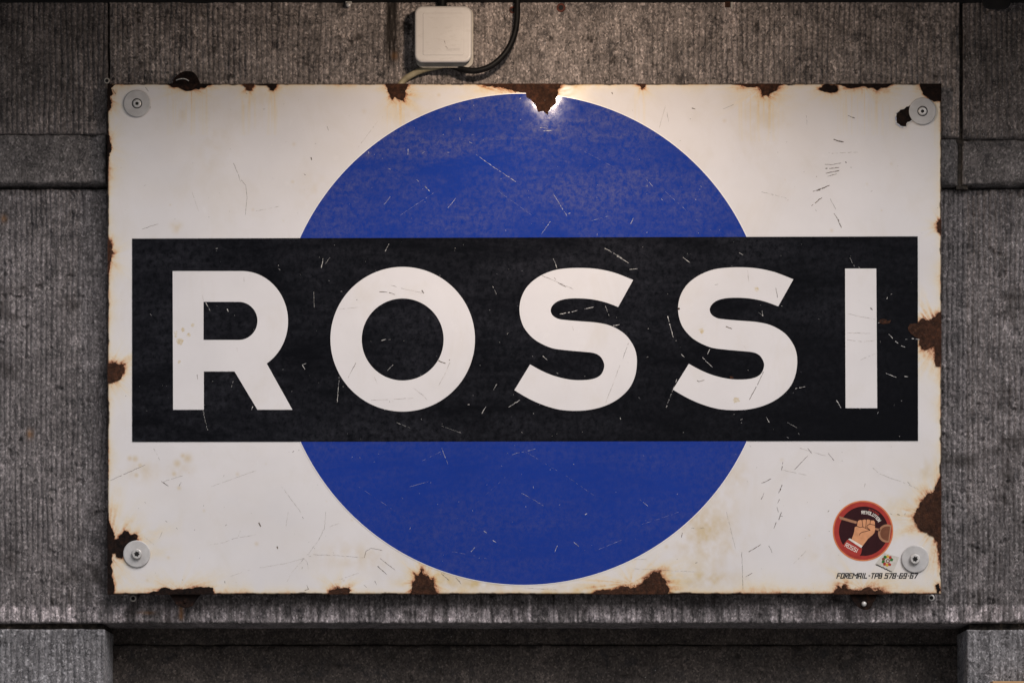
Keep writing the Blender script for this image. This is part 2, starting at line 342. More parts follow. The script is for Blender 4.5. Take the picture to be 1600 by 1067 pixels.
def stone(name, px0, py0, px1, py1, depth, back, m, seed, groove=8.0, amp=1.1, rough=1.0, step=1.3, bev=3.0, prof=None, stain=None, hole=None, edge_j=0.8):
    """one block: a dense tooled face (vertical chisel grooves, chips and pits as real relief), worn arrises and sides"""
    nx = int((px1 - px0) / step) + 1; nz = int((py1 - py0) / step) + 1
    X, Y = np.meshgrid(np.linspace(px0, px1, nx), np.linspace(py0, py1, nz))
    jx = fbm(X / 30, Y / 30, seed + 1, 4) ; jy = fbm(X / 25, Y / 40, seed + 2, 5)
    db = np.minimum(np.minimum(X - px0, px1 - X), np.minimum(Y - py0, py1 - Y))
    fall = np.exp(-db / 6)
    PX = X + jx * edge_j * fall * 1.4; PY = Y + jy * edge_j * 1.6 * fall
    ph = (X + 0.5 * fbm(X / 40, Y / 120, seed + 3, 3) * groove) / groove
    g = np.abs(np.sin(math.pi * ph)) ** 0.36                                  # rounded ridges, sharp furrows
    strength = np.clip(0.9 + 0.8 * fbm(X / 55, Y / 90, seed + 4, 4), 0.25, 1.5)
    tooth = 0.18 * vnoise(X / (groove * 0.8), Y / 14, seed + 5)
    h = amp * strength * (g - 0.6 + tooth)
    h += rough * (1.0 * fbm(X / 40, Y / 40, seed + 6, 5) + 0.75 * fbm(X / 5, Y / 5, seed + 7, 3))
    pit = fbm(X / 16, Y / 16, seed + 8, 4); h -= rough * 9.0 * np.clip(pit - 0.34, 0, 0.4)
    scar = fbm(X / 46, Y / 46, seed + 9, 3); h -= rough * 3.0 * np.clip(scar - 0.42, 0, 0.3) * 3
    chip = np.clip(bev * (0.6 + 1.1 * np.clip(fbm(X / 18, Y / 18, seed + 10, 4), -0.3, 1)) - db, 0, None); h -= chip * 0.8
    if prof is not None: h = h + prof(X, Y)
    dep = depth - h / 1000
    sc = (D + depth) / D
    vx = (PX - 800) / 1000 * sc; vz = ZC + ((533.5 - PY) / 1000 - ZC) * sc
    V = np.stack([vx.ravel(), dep.ravel(), vz.ravel()], 1)
    idx = np.arange(nx * nz).reshape(nz, nx)
    Q = np.stack([idx[:-1, :-1], idx[1:, :-1], idx[1:, 1:], idx[:-1, 1:]], -1)
    if hole:                                                                  # the part hidden behind the sign needs no relief
        cx = (X[:-1, :-1] > hole[0]) & (X[:-1, :-1] < hole[2]) & (Y[:-1, :-1] > hole[1]) & (Y[:-1, :-1] < hole[3])
        Q = Q[~cx]
    Q = Q.reshape(-1, 4)
    ring = np.concatenate([idx[0, :], idx[1:, -1], idx[-1, -2::-1], idx[-2:0:-1, 0]])
    B = V[ring].copy(); B[:, 1] = back
    n0 = len(V); nr = len(ring); V = np.concatenate([V, B])
    k = np.arange(nr); k2 = (k + 1) % nr
    S = np.stack([ring[k], ring[k2], n0 + k2, n0 + k], -1)
    F = np.concatenate([Q, S])
    base = wall.location; V = V - np.array([base.x, base.y, base.z])
    me = bpy.data.meshes.new(name); me.vertices.add(len(V)); me.vertices.foreach_set('co', V.ravel())
    me.loops.add(F.size); me.loops.foreach_set('vertex_index', F.ravel().astype(np.int32))
    me.polygons.add(len(F)); me.polygons.foreach_set('loop_start', np.arange(0, F.size, 4, dtype=np.int32))
    me.polygons.foreach_set('use_smooth', np.ones(len(F), dtype=bool))
    me.update(calc_edges=True); me.validate()
    at = me.attributes.new('stain', 'FLOAT_COLOR', 'POINT'); col = np.zeros((len(V), 4)); col[:, 3] = 1
    if stain is not None:
        r, g_, b_ = stain(X, Y); col[:nx * nz, 0] = np.clip(r, 0, 1).ravel(); col[:nx * nz, 1] = np.clip(g_, 0, 1).ravel(); col[:nx * nz, 2] = np.clip(b_, 0, 1).ravel()
    at.data.foreach_set('color', col.ravel())
    me.materials.append(m); o = bpy.data.objects.new(name, me); C.objects.link(o); o.parent = wall
    return o

def sm(x, a, b): t = np.clip((x - a) / (b - a), 0, 1); return t * t * (3 - 2 * t)

def band_profile(top):
    # the tooled face stops at `top`; below it a smooth dressed band lies a little further back
    return lambda X, Y: 0
def top_stain_patch(X, Y):
    r = 1.0 * sm(X, 600, 606) * (1 - sm(X, 616, 630)) * (1 - sm(Y, 85, 108)) * np.clip(0.95 + 0.9 * fbm(X / 3, Y / 18, 71, 4), 0, 1)   # black run above the cable
    r = np.maximum(r, 0.6 * sm(X, 524, 528) * (1 - sm(X, 537, 541)) * (1 - sm(Y, 10, 17)))  # dark rounded patch left of the bracket strap
    w = 0.6 * np.clip(fbm(X / 2, Y / 30, 73, 3) - 0.15, 0, 1) * sm(X, 616, 620) * (1 - sm(X, 632, 636)) * (1 - sm(Y, 80, 100)) * 2
    w = np.maximum(w, 0.35 * sm(X, 1128, 1132) * (1 - sm(X, 1150, 1156)) * np.clip(0.6 + fbm(X / 4, Y / 30, 75, 3), 0, 1))
    r = np.maximum(r, 0.85 * np.clip(fbm(X / 20, Y / 20, 93, 5, 0.7) * 4 - 1.35, 0, 1))
    g = 0.5 * np.exp(-((X - 617) / 5) ** 2 - ((Y - 88) / 6) ** 2)
    return r, g, w
def low_stain_daylight(X, Y):
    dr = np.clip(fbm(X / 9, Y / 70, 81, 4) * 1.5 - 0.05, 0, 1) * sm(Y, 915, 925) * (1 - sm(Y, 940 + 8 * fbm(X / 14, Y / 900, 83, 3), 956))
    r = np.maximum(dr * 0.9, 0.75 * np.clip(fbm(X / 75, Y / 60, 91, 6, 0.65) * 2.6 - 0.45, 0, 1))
    g = 0.75 * np.exp(-((X - 283) / 3.5) ** 2) * sm(Y, 935, 950) * (1 - sm(Y, 962, 972)) + 0.6 * np.exp(-((X - 230) / 10) ** 2 - ((Y - 957) / 2.5) ** 2)
    g += 0.7 * np.exp(-((X - 47) / 5) ** 2 - ((Y - 678) / 7) ** 2) + 0.6 * np.exp(-((X - 6) / 5) ** 2 - ((Y - 342) / 6) ** 2)
    b = 1.0 * np.clip(0.5 + fbm(X / 6, Y / 24, 85, 4) * 1.4, 0, 1) * sm(Y, 942, 950) * (1 - sm(Y, 970, 973))  # brighter strip: daylight on the ledge below the sign, painted in
    b = np.maximum(b, 0.3 * np.clip(fbm(X / 22, Y / 22, 87, 4) * 2 - 0.7, 0, 1))
    return r, g, b

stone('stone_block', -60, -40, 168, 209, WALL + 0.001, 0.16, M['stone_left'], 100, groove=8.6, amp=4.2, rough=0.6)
stone('stone_block', 171.5, -40, 1499, 214, WALL, 0.16, M['stone'], 200, groove=8.3, amp=3.4, rough=1.0, hole=(186, 150, 1455, 300), stain=top_stain_patch)
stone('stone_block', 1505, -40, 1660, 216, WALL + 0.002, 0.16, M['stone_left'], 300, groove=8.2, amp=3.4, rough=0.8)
# dressed bands under the tooled faces
stone('stone_band', -60, 209.5, 165, 286, WALL + 0.004, 0.16, M['stone_smooth'], 400, groove=60, amp=0.3, rough=0.55, bev=5)
stone('stone_band', 172, 214.5, 1496, 289, WALL + 0.005, 0.16, M['stone_smooth'], 450, groove=60, amp=0.3, rough=1.0, bev=5, step=2.0, hole=(190, 218, 1450, 284))
stone('stone_band', 1504, 216.5, 1660, 288, WALL + 0.004, 0.16, M['stone_smooth'], 500, groove=60, amp=0.3, rough=0.6, bev=5,
      prof=lambda X, Y: -4.0 * (1 - sm(Y, 226, 234)))
# the long lower stone
stone('lintel_stone', -80, 296, 1680, 973, LOW, 0.16, M['stone_low'], 600, groove=8.0, amp=4.0, rough=1.2, hole=(190, 320, 1452, 900), stain=low_stain_daylight, bev=4)
stone('jamb_stone', -60, 982.5, 163, 1120, LOW + 0.002, 0.22, M['stone_pale'], 700, groove=8.8, amp=3.0, rough=0.7)
stone('jamb_stone', 1511, 983.5, 1660, 1120, LOW + 0.002, 0.22, M['stone_pale'], 800, groove=8.4, amp=2.6, rough=0.7)
# the deep recess below the sign
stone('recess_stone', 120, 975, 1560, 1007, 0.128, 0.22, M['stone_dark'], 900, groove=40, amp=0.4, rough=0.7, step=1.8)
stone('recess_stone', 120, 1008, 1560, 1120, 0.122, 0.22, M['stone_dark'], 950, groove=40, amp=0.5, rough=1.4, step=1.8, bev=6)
# mortar behind the joints
box('mortar_joint', 162, -40, 178, 215, WALL + 0.012, 0.15, M['mortar'], wall)
box('mortar_joint', 1494, -40, 1512, 296, WALL + 0.009, 0.15, M['mortar'], wall)
box('mortar_joint', -60, 970, 160, 990, LOW + 0.012, 0.15, M['mortar'], wall)
box('mortar_joint', 1515, 970, 1660, 990, LOW + 0.012, 0.15, M['mortar'], wall)
box('mortar_joint', -60, 284, 1660, 300, LOW + 0.03, 0.15, M['mortar'], wall)
box('wall_core', -90, -60, 1690, 1130, 0.165, 0.3, M['stone_dark'], wall)

# ------------------------------------------------------------------ the enamel sign
sign = root('enamel_sign', 'large white enamel sign with blue disc and black name bar, rusted edges', 'sign', W(820, 928, 0))
SX0, SX1, SY0, SY1 = 168, 1471, 131, 928
RUST = [  # traced outlines of the flaked patches: (outline, kind)
 ([(262,131),(266,134),(272,137),(278,136),(283,139),(290,142),(297,142),(303,140),(312,139),(322,137),(330,133),(331,131)],'d'),
 ([(378,131),(385,137),(385,141),(392,142),(394,138),(397,134),(397,131)],'r'),
 ([(413,131),(419,136),(422,141),(427,142),(432,136),(433,131)],'d'),
 ([(602,131),(606,139),(609,147),(613,156),(617,151),(622,155),(631,157),(634,148),(633,143),(636,136),(637,131)],'r'),
 ([(748,131),(760,134.5),(780,135),(787,136.5),(799,140),(809,143),(822,145),(823,152),(832,159),(839,170),(842,176),(850,174),(857,179),(861,168),(869,161),(871,150),(872,139),(877,131)],'r'),
 ([(995,131),(1001,135),(1003,139),(1008,136),(1008,131)],'r'),
 ([(1150,131),(1162,134),(1183,135),(1190,142),(1191,150),(1198,148),(1201,151),(1204,145),(1219,133),(1221,131)],'r'),
 ([(1279,140),(1285,134),(1307,134),(1310,140),(1307,143.5),(1296,145),(1292,143.5),(1283,142)],'d'),
 ([(1309,131),(1321,135.5),(1334,137),(1347,134.5),(1364,137),(1370,141.5),(1376,137.5),(1385,137),(1394,131)],'d'),
 ([(1438,131),(1440.5,142),(1444,149),(1453,156),(1460,159),(1468,158),(1471,158),(1471,131)],'d'),
 ([(1423,164),(1413,170.5),(1404,175),(1400.5,183),(1401,192),(1407.5,197),(1416,197),(1418,191),(1425,187.5)],'b'),
 ([(168,131),(180,132),(173,138),(176,147),(172,150),(175,160),(174,168),(168,175)],'d'),
 ([(168,203),(171,212),(172,222),(174,232),(171,240),(169.5,250),(168,252)],'d'),
 ([(168,372),(173,378),(175.5,385),(174,390),(176.5,396),(173.5,403),(171,411),(169.5,428),(168,430)],'r'),
 ([(168,567),(179,566),(186,570),(194,569),(195,577.5),(191,585),(182,595),(168,597)],'r'),
 ([(168,803),(172,819),(178,832),(178.7,843),(182,842),(186,836.5),(190.5,834),(195,828),(200.6,830),(204,835.7),(215,835.7),(214,842),(201,851),(194,864),(190.5,872),(181,868),(180,863),(175,864),(173.6,881),(175,901.5),(178,913),(178.7,922),(176,928),(168,928)],'d'),
 ([(226,928),(234,925.5),(247,923),(252,918),(259,917),(271,921),(292,919),(304,917),(317.5,917),(333,918),(334,928)],'d'),
 ([(513,928),(514,922),(526,919),(527,916),(532,919),(545,918),(547,923),(545,928)],'r'),
 ([(643,928),(645,915),(644,911),(649,905),(648,897),(655,899),(659,888),(661,897),(668,899),(672,905),(678,905),(678,915),(681,923),(684,928)],'r'),
 ([(925,928),(932,922),(960,920),(975,916),(995,916),(1002,912),(1015,900),(1019,894),(1031,893),(1035,902),(1041,907),(1046,922),(1041,928)],'r'),
 ([(1303,928),(1305,922),(1310,914),(1314,919),(1321,912),(1325,920),(1342,922),(1360,917.5),(1375,921),(1393,928)],'r'),
 ([(1471,743),(1463,757.5),(1461,765),(1449.5,771),(1441,782),(1437,791.5),(1429,804),(1431,816),(1438,827.6),(1449.5,831),(1460,839),(1466,857.5),(1467,872),(1471,878)],'r'),
 ([(1462,913),(1467,911),(1470,921),(1466,927),(1463,919)],'d'),
 ([(1471,487),(1468,488),(1464,491),(1462,494.5),(1458,496),(1452,501),(1442,497),(1436,503.5),(1422.5,506),(1420,517),(1426,523),(1437,530),(1436,536.5),(1440.5,544),(1449,546),(1459,539.5),(1461.5,547),(1461,560),(1463,572),(1469.5,572),(1471,560)],'r'),
 ([(1471,343),(1467,345),(1464,350),(1465,361),(1469,364),(1471,365)],'r'),
 ([(1373,501),(1380,498),(1392,500),(1390,505),(1382,506)],'r'),
 ([(1059,481),(1061.5,480.5),(1062.5,483.5),(1060,484)],'r'), ([(1140,588),(1146,588.5),(1146,592),(1141,592)],'r'),
]
rr = random.Random(3)
RJ = [(jag(P, 0.17, 3, 2.0, rr), k) for P, k in RUST]

# panel: a dense sheet that carries the rust bleeding and dirt as point colours
step = 1.35
nx = int((SX1 - SX0) / step) + 1; nz = int((SY1 - SY0) / step) + 1
X, Y = np.meshgrid(np.linspace(SX0, SX1, nx), np.linspace(SY0, SY1, nz))
halo = np.zeros_like(X); dark = np.zeros_like(X)
for k, (P, kind) in enumerate(RUST):
    p = np.array(P); x0, y0 = p.min(0); x1, y1 = p.max(0); mrg = 70
    sel = np.where((X > x0 - mrg) & (X < x1 + mrg) & (Y > y0 - mrg) & (Y < y1 + mrg)); x = X[sel]; y = Y[sel]
    d = np.full(x.shape, 1e9); inside = np.zeros(x.shape, bool)
    for i in range(len(P)):
        a = p[i]; b = p[(i + 1) % len(P)]; ab = b - a
        t = np.clip(((x - a[0]) * ab[0] + (y - a[1]) * ab[1]) / max(ab @ ab, 1e-9), 0, 1)
        d = np.minimum(d, np.hypot(x - a[0] - t * ab[0], y - a[1] - t * ab[1]))
        if abs(ab[1]) > 1e-9:
            inside ^= ((a[1] > y) != (b[1] > y)) & (x < (ab[0] * (y - a[1]) / ab[1] + a[0]))
    d[inside] = 0
    cx = (x0 + x1) / 2; cy = min(max((y0 + y1) / 2, SY0 + 4), SY1 - 4)
    if x0 <= SX0 + 1: cx = SX0
    if x1 >= SX1 - 1: cx = SX1
    th = np.arctan2(y - cy, x - cx); size = math.sqrt((x1 - x0) * (y1 - y0))
    ray = 0.45 + 0.45 * vnoise(th * 16 + 50, d / 14 + 10, 900 + k) + 0.4 * vnoise(th * 42 + 90, d / 24 + 10, 950 + k) + 0.7 * fbm(x / 9, y / 9, 940 + k, 4)
    reach = (4.0 + size * 0.14) * (1 + 0.6 * vnoise(th * 5 + 30, 0 * th, 980 + k))
    s_ = {'r': 1.0, 'd': 0.75, 'b': 0.12}[kind]
    v = s_ * (np.exp(-d / reach) * np.clip(0.35 + ray, 0.08, 1.25) * 0.85 + 0.6 * np.exp(-d / 1.8))
    if y0 <= SY0 + 1 and kind != 'b' and size > 6:                             # thin rusty runs below the top edge
        dy = np.clip(y - y1, 0, None); wn_ = np.clip(1 - np.abs(x - cx) / ((x1 - x0) * 0.5 + 4), 0, 1) ** 0.5
        v = np.maximum(v, 0.75 * np.exp(-dy / 34) * wn_ * np.clip(vnoise(x / 2.2 + 100, y / 60 + 100, 990 + k) * 1.5 - 0.1, 0, 1))
    halo[sel] = np.maximum(halo[sel], v)
for dE, co, off in ((X - SX0, Y, 0), (SX1 - X, Y, 40), (Y - SY0, X, 80), (SY1 - Y, X, 120)):
    n1 = 0.5 + 0.5 * fbm(co / 45 + off, co * 0 + off, 31 + off, 5); n2 = np.clip(fbm(co / 14 + off, co * 0 + 3, 33 + off, 5), 0, 1)
    w_ = 2.0 + 8.0 * n1 ** 2 * (1.25 if off == 120 else 0.9)
    halo = np.maximum(halo, ((0.62 if off in (0, 120) else 0.4) + 0.6 * n1) * np.exp(-dE / w_) * np.clip(0.8 + 0.5 * fbm(X / 8, Y / 8, 37 + off, 3), 0, 1.2))
    dark = np.maximum(dark, 1 - sm(dE, 0.8 + 2.6 * n2, 1.9 + 3.2 * n2))
BL = [(1105,830,45,70,.65),(1140,745,30,30,.35),(560,868,60,22,.35),(700,905,70,14,.75),(740,912,80,10,.8),(225,735,26,18,.35),(285,735,26,12,.35),(490,300,30,40,.2),
      (1390,905,50,14,.3),(1090,905,60,14,.75),(275,355,8,8,.6),(245,380,10,8,.3),(640,185,35,40,.35),(1195,190,40,40,.3),(1450,735,14,22,.5),(1400,800,40,30,.25),(330,210,40,60,.18),
      (1275,865,30,30,.2),(950,925,120,12,.7),(280,170,12,30,.4),(1345,815,70,70,.12),(400,150,40,30,.3),(830,138,120,10,.5)]
dirt = 0.10 * np.clip(fbm(X / 90, Y / 60, 51, 5) + 0.1, 0, 1)
f5 = np.clip(0.55 + 1.1 * fbm(X / 12, Y / 14, 53, 5), 0, 1.2)
for bx_, by_, rx, ry, a in BL: dirt = np.maximum(dirt, a * np.exp(-((X - bx_) / rx) ** 2 - ((Y - by_) / ry) ** 2) * f5)
for _ in range(60):                                                            # small tea-coloured spots
    bx_, by_, r_ = rr.uniform(180, 1460), rr.choice([rr.uniform(140, 370), rr.uniform(700, 910)]), rr.uniform(1, 3.5)
    dirt = np.maximum(dirt, rr.uniform(.15, .5) * np.exp(-(((X - bx_) ** 2 + (Y - by_) ** 2) / r_ ** 2)))
for bx_, by_, r_ in ((203,716,4),(211,717,5),(219,727,4),(277,724,6),(293,716,7),(286,712,4),(272,740,4),(213,742,4)):
    dirt = np.maximum(dirt, .6 * np.exp(-(((X - bx_) ** 2 + (Y - by_) ** 2) / r_ ** 2)))
edge_d = np.minimum(np.minimum(X - SX0, SX1 - X), np.minimum(Y - SY0, SY1 - Y))
PXs = X + 0.4 * fbm(Y / 7, Y * 0, 61, 4) * np.exp(-np.minimum(X - SX0, SX1 - X) / 2.0); PYs = Y + 0.3 * fbm(X / 9, X * 0 + 4, 63, 4) * np.exp(-np.minimum(Y - SY0, SY1 - Y) / 2.0)
yy = 0.0012 * np.clip(1 - edge_d / 3, 0, 1) ** 2                                # rolled rim
V = np.stack([((PXs - 800) / 1000).ravel(), yy.ravel(), ((533.5 - PYs) / 1000).ravel()], 1)
idx = np.arange(nx * nz).reshape(nz, nx)
Q = np.stack([idx[:-1, :-1], idx[1:, :-1], idx[1:, 1:], idx[:-1, 1:]], -1).reshape(-1, 4)
ring = np.concatenate([idx[0, :], idx[1:, -1], idx[-1, -2::-1], idx[-2:0:-1, 0]]); nr = len(ring)
B = V[ring].copy(); B[:, 1] = 0.0045; n0 = len(V); V = np.concatenate([V, B]); k = np.arange(nr); k2 = (k + 1) % nr
F = np.concatenate([Q, np.stack([ring[k], ring[k2], n0 + k2, n0 + k], -1)])
sl = sign.location; V = V - np.array([sl.x, sl.y, sl.z])
me = bpy.data.meshes.new('panel'); me.vertices.add(len(V)); me.vertices.foreach_set('co', V.ravel()); me.loops.add(F.size)
me.loops.foreach_set('vertex_index', F.ravel().astype(np.int32)); me.polygons.add(len(F)); me.polygons.foreach_set('loop_start', np.arange(0, F.size, 4, dtype=np.int32))
me.polygons.foreach_set('use_smooth', np.ones(len(F), dtype=bool)); me.update(calc_edges=True); me.validate()
col = np.zeros((len(V), 4)); col[:, 3] = 1; col[n0:, 2] = 1
col[:n0, 0] = np.clip(halo, 0, 1).ravel(); col[:n0, 1] = np.clip(dirt, 0, 1).ravel(); col[:n0, 2] = np.clip(dark, 0, 1).ravel()
me.attributes.new('stain', 'FLOAT_COLOR', 'POINT').data.foreach_set('color', col.ravel())
me.materials.append(M['white']); panel = bpy.data.objects.new('panel', me); C.objects.link(panel); panel.parent = sign

# printed enamel coats, each a thin layer proud of the one below
plate('disc', [circle(818, 530, 383.5, 256)], -0.0004, 0.0004, M['blue'], sign, 'cobalt blue disc behind the black bar')
plate('disc_outline', [circle(818, 530, 384.3, 256), circle(818, 530, 383.3, 256)], -0.0005, 0.0005, M['line'], sign)
BAR = [(206.5, 373), (1434, 369.5), (1434.5, 688.5), (206.5, 690)]
plate('bar', [BAR], -0.0008, 0.0006, M['black'], sign, 'black bar across the sign')
#plate('bar_outline', [[(204.8, 371.3), (1435.7, 367.8), (1436.2, 690.2), (204.8, 691.7)], BAR], -0.0007, 0.0005, M['line'], sign)

def q(zx, zy, ox, k=4.104): return (ox + zx / k, 400 + zy / k)
R_out = [q(81, 97, 250), q(525, 97, 250)] + [q(525 + 296 * math.cos(a), 418 + 321 * math.sin(a), 250) for a in np.linspace(math.radians(-88), math.radians(57.5), 48)]
R_out += [q(849, 985, 250), q(625, 985, 250), q(478, 740, 250), q(281, 740, 250), q(281, 985, 250), q(84, 985, 250)]
R_in = [q(279, 294, 250), q(505, 294, 250)] + [q(505 + 120 * math.cos(a), 416 + 122 * math.sin(a), 250) for a in np.linspace(math.radians(-85), math.radians(85), 30)] + [q(505, 538, 250), q(279, 538, 250)]
S_a = [(722,327),(640,297),(560,279),(480,272),(400,274),(340,288),(303,315),(289,348),(301,380),(335,402),(380,410),(470,418),(590,428),(680,450),(760,497),(810,558),(836,620),(842,690),(830,770),(795,845),(730,910),(650,955),(560,982),(460,992),(350,985),(250,958),(150,915),(56,860)]
S_b = [(157,695),(230,735),(310,768),(400,790),(480,796),(560,788),(610,762),(632,715),(628,678),(605,642),(566,622),(500,614),(380,603),(290,588),(200,545),(140,490),(105,430),(89,350),(100,270),(140,195),(210,135),(300,95),(390,80),(490,77),(590,84),(700,108),(818,154)]
S_z = catmull(S_a, sub=5) + catmull(S_b, sub=5)
S1 = [q(x, y, 790, 4.105) for x, y in S_z]
S2 = [q(80 + (x - 89) * 1.0146, y - 4, 1040, 4.105) for x, y in S_z]
LT = [('R', [R_out, R_in]), ('O', [circle(629.2, 530, 112.9, 160), circle(629.2, 530.4, 64, 128)]), ('S', [S1]), ('S', [S2]),
      ('I', [[q(84, 81, 1300, 4.105), q(284, 81, 1300, 4.105), q(290, 975, 1300, 4.105), q(87, 975, 1300, 4.105)]])]
for ch, loops in LT: plate('letter', loops, -0.0012, 0.0005, M['white'], sign, 'white capital letter ' + ch)

for P, kind in RJ:
    mm = M['rust'] if kind == 'r' else M['rust_dark']
    if kind == 'b':
        c = (sum(p[0] for p in P) / len(P), sum(p[1] for p in P) / len(P)); g_ = 1.10 if kind == 'b' else 1.1
        plate('chip_rim', [[(c[0] + (p[0] - c[0]) * g_ - (0.8 if kind == 'b' else 0), c[1] + (p[1] - c[1]) * g_ + (1 if kind == 'b' else 0)) for p in P]], -0.00125, 0.001, M['rim'], sign)
    P = [(min(max(x, SX0 - 0.4), SX1 + 0.4), min(max(y, SY0 - 0.5), SY1 + 0.4)) for x, y in P]
    plate('rust_patch', [P], -0.0015, 0.0018, mm, sign)

# washers with their screws
def star(cx, cy, r, n=6, rot=0.2):
    return [(cx + (r if i % 2 == 0 else r * 0.68) * math.cos(rot + math.pi * i / n), cy + (r if i % 2 == 0 else r * 0.68) * math.sin(rot + math.pi * i / n)) for i in range(2 * n)]
for cx, cy, r, proud in ((214, 162, 21.3, 0), (1441.5, 174, 21.3, 0), (213.7, 865, 21.3, 1), (1430, 873, 21.6, 1)):
    w = lathe('washer', cx, cy, [(r - 1.6, -0.0030), (r - 0.6, -0.0027), (r, -0.0020), (r, 0.0003)], M['washer'], sign, n=56)
    if proud:
        sc_ = lathe('screw_head', cx, cy, [(6.6, -0.0078), (7.5, -0.0073), (8.0, -0.0062), (8.0, -0.0029)], M['screw'], w, n=36)
        plate('drive_recess', [star(cx, cy, 4.7)], -0.0080, 0.0006, M['recess'], w)
    else:
        lathe('screw_seat', cx, cy, [(7.9, -0.0033), (8.1, -0.0028)], M['recess'], w, n=36)
        sc_ = lathe('screw_head', cx, cy, [(4.8, -0.0046), (6.1, -0.0042), (6.7, -0.0034), (6.7, -0.0030)], M['screw'], w, n=36)
        plate('drive_recess', [star(cx, cy, 3.2, rot=0.5)], -0.0048, 0.0006, M['recess'], w)

# rusted lugs peeping out behind the sheet
lug = catmull([(270, 136), (271, 125), (277, 118), (284, 113), (295, 111.5), (303, 114), (309, 122), (315, 136)], sub=4)
o = plate('mounting_lug', [lug], 0.0046, 0.003, M['rust_dark'], sign)
tube('lug_rim', [W(275, 126, 0.0042), W(280, 124, 0.0038), (W(286, 123.4, 0.0038)), W(291, 124.5, 0.0038), W(295, 127, 0.0042)], 0.0008, M['scr_white'], o, n=8)
lug = catmull([(258, 922), (266, 930), (272, 939), (279, 946), (290, 949), (300, 946), (306, 938), (318, 922)], sub=4)
o = plate('mounting_lug', [lug], 0.0046, 0.003, M['rust_dark'], sign); lathe('lug_screw', 289, 939, [(1.0, 0.0026), (2.6, 0.003), (3.4, 0.0046)], M['rust_dark'], o, n=20)
lug = catmull([(1326, 922), (1331, 934), (1337, 944), (1347, 951), (1358, 951), (1364, 942), (1370, 930), (1373, 922)], sub=4)
o = plate('mounting_lug', [lug], 0.0046, 0.003, M['rust_dark'], sign); lathe('lug_screw', 1350, 943, [(1.0, 0.0016), (3.2, 0.002), (4.3, 0.0046)], M['screw'], o, n=20)

# scratches and chips
def strokes(name, L, m, yf, w0, parent, broken=0.35, stuff=True):
    V, F = [], []
    for it in L:
        pts, w = it; pts = [p for p in pts]
        for (ax, ay), (bx, by) in zip(pts[:-1], pts[1:]):
            n = max(1, int(math.hypot(bx - ax, by - ay) / 3.0))
            for i in range(n):
                if n > 3 and rr.random() < broken: continue
                t0, t1 = i / n, (i + 1.08) / n
                x0, y0, x1, y1 = ax + (bx - ax) * t0, ay + (by - ay) * t0, ax + (bx - ax) * t1, ay + (by - ay) * t1
                l = math.hypot(x1 - x0, y1 - y0) or 1; ww = w * w0 * rr.uniform(0.5, 1.2) / 2; nx_, ny_ = -(y1 - y0) / l * ww, (x1 - x0) / l * ww
                jx_, jy_ = rr.gauss(0, 0.18), rr.gauss(0, 0.18); k = len(V); yq = yf - (len(F) % 5) * 0.00001
                V += [W(x0 - nx_ + jx_, y0 - ny_ + jy_, yq), W(x1 - nx_ * .6 + jx_, y1 - ny_ * .6 + jy_, yq), W(x1 + nx_ * .6 + jx_, y1 + ny_ * .6 + jy_, yq), W(x0 + nx_ + jx_, y0 + ny_ + jy_, yq)]
                F.append((k, k + 1, k + 2, k + 3))
    o = mk(name, V, F, m, parent, fix=False)
    if stuff: o['kind'] = 'stuff'
    return o
def sg(*a, w=1.0): return ([(a[i], a[i + 1]) for i in range(0, len(a), 2)], w)
dark_p = [sg(222,358,247,350,w=.8), sg(173,750,227,726,w=.8), sg(252,752,263,759,w=1.5), sg(256,752,285,743,w=.6), sg(283,753,280,759), sg(404,816,407.5,822.5,w=3), sg(433,853.5,433.8,857,w=2.4),
  sg(590,884,604,897,w=1.6), sg(594,872,617,890), sg(476,922,482,920,479,914,w=1.3), sg(689,895,701,906,w=1.3), sg(712,902,721,912,w=1.3), sg(569,871,572,861,580,856,597,859), sg(586,907,588,913),
  sg(569,913,573,917), sg(1159,862,1161,920,w=.7), sg(1170,862,1189,850,w=1.4), sg(1165,901,1175,895,w=1.1), sg(1066,832,1065,839,w=1.4), sg(1209,825,1213,816,w=1.2), sg(1201,852,1207,863,w=1.1),
  sg(1325,181,1335,185,w=1.6), sg(1303,218,1311,221,1318,222,w=2.3), sg(1289,257,1300,257.5,1314,255,w=1.5), sg(1290,264,1311,262,w=1.6), sg(1290,271,1311,267,w=1.7), sg(1293,276,1307,272,w=1.2),
  sg(1276,298,1296,290,w=2.2), sg(1270,299,1282,297,w=1.3), sg(1268,322,1284,309,w=1.6), sg(1309,343,1316,359,w=2.2), sg(1303,334,1309,342,w=1.2), sg(1321,253,1322.5,255,w=2), sg(1329,262,1330.5,262.5,w=1.6),
  sg(1297,311,1306,327,w=.8), sg(1222,757,1217,770,w=1.3), sg(1352,755,1351,760,w=.9), sg(1081,169,1086,170.5,w=2), sg(956,145,957,147.5,w=1.6), sg(1130,171,1146,164,w=.7), sg(1042,176,1045,190,w=.6),
  sg(511,198,513,204,w=1.1), sg(486,246,487,250,w=2), sg(1402,803,1406,804,w=1.2), sg(1391,802,1394,803.5,w=1), sg(1418,753,1422,757,w=1), sg(1260,181,1261,195,w=.5), sg(176,140,181,148,w=1.6), sg(227,137,232,143,w=1.2),
  sg(377,282,384,290,386,310,383,336,w=.7), sg(365,255,371,270,376,284,w=.7)]
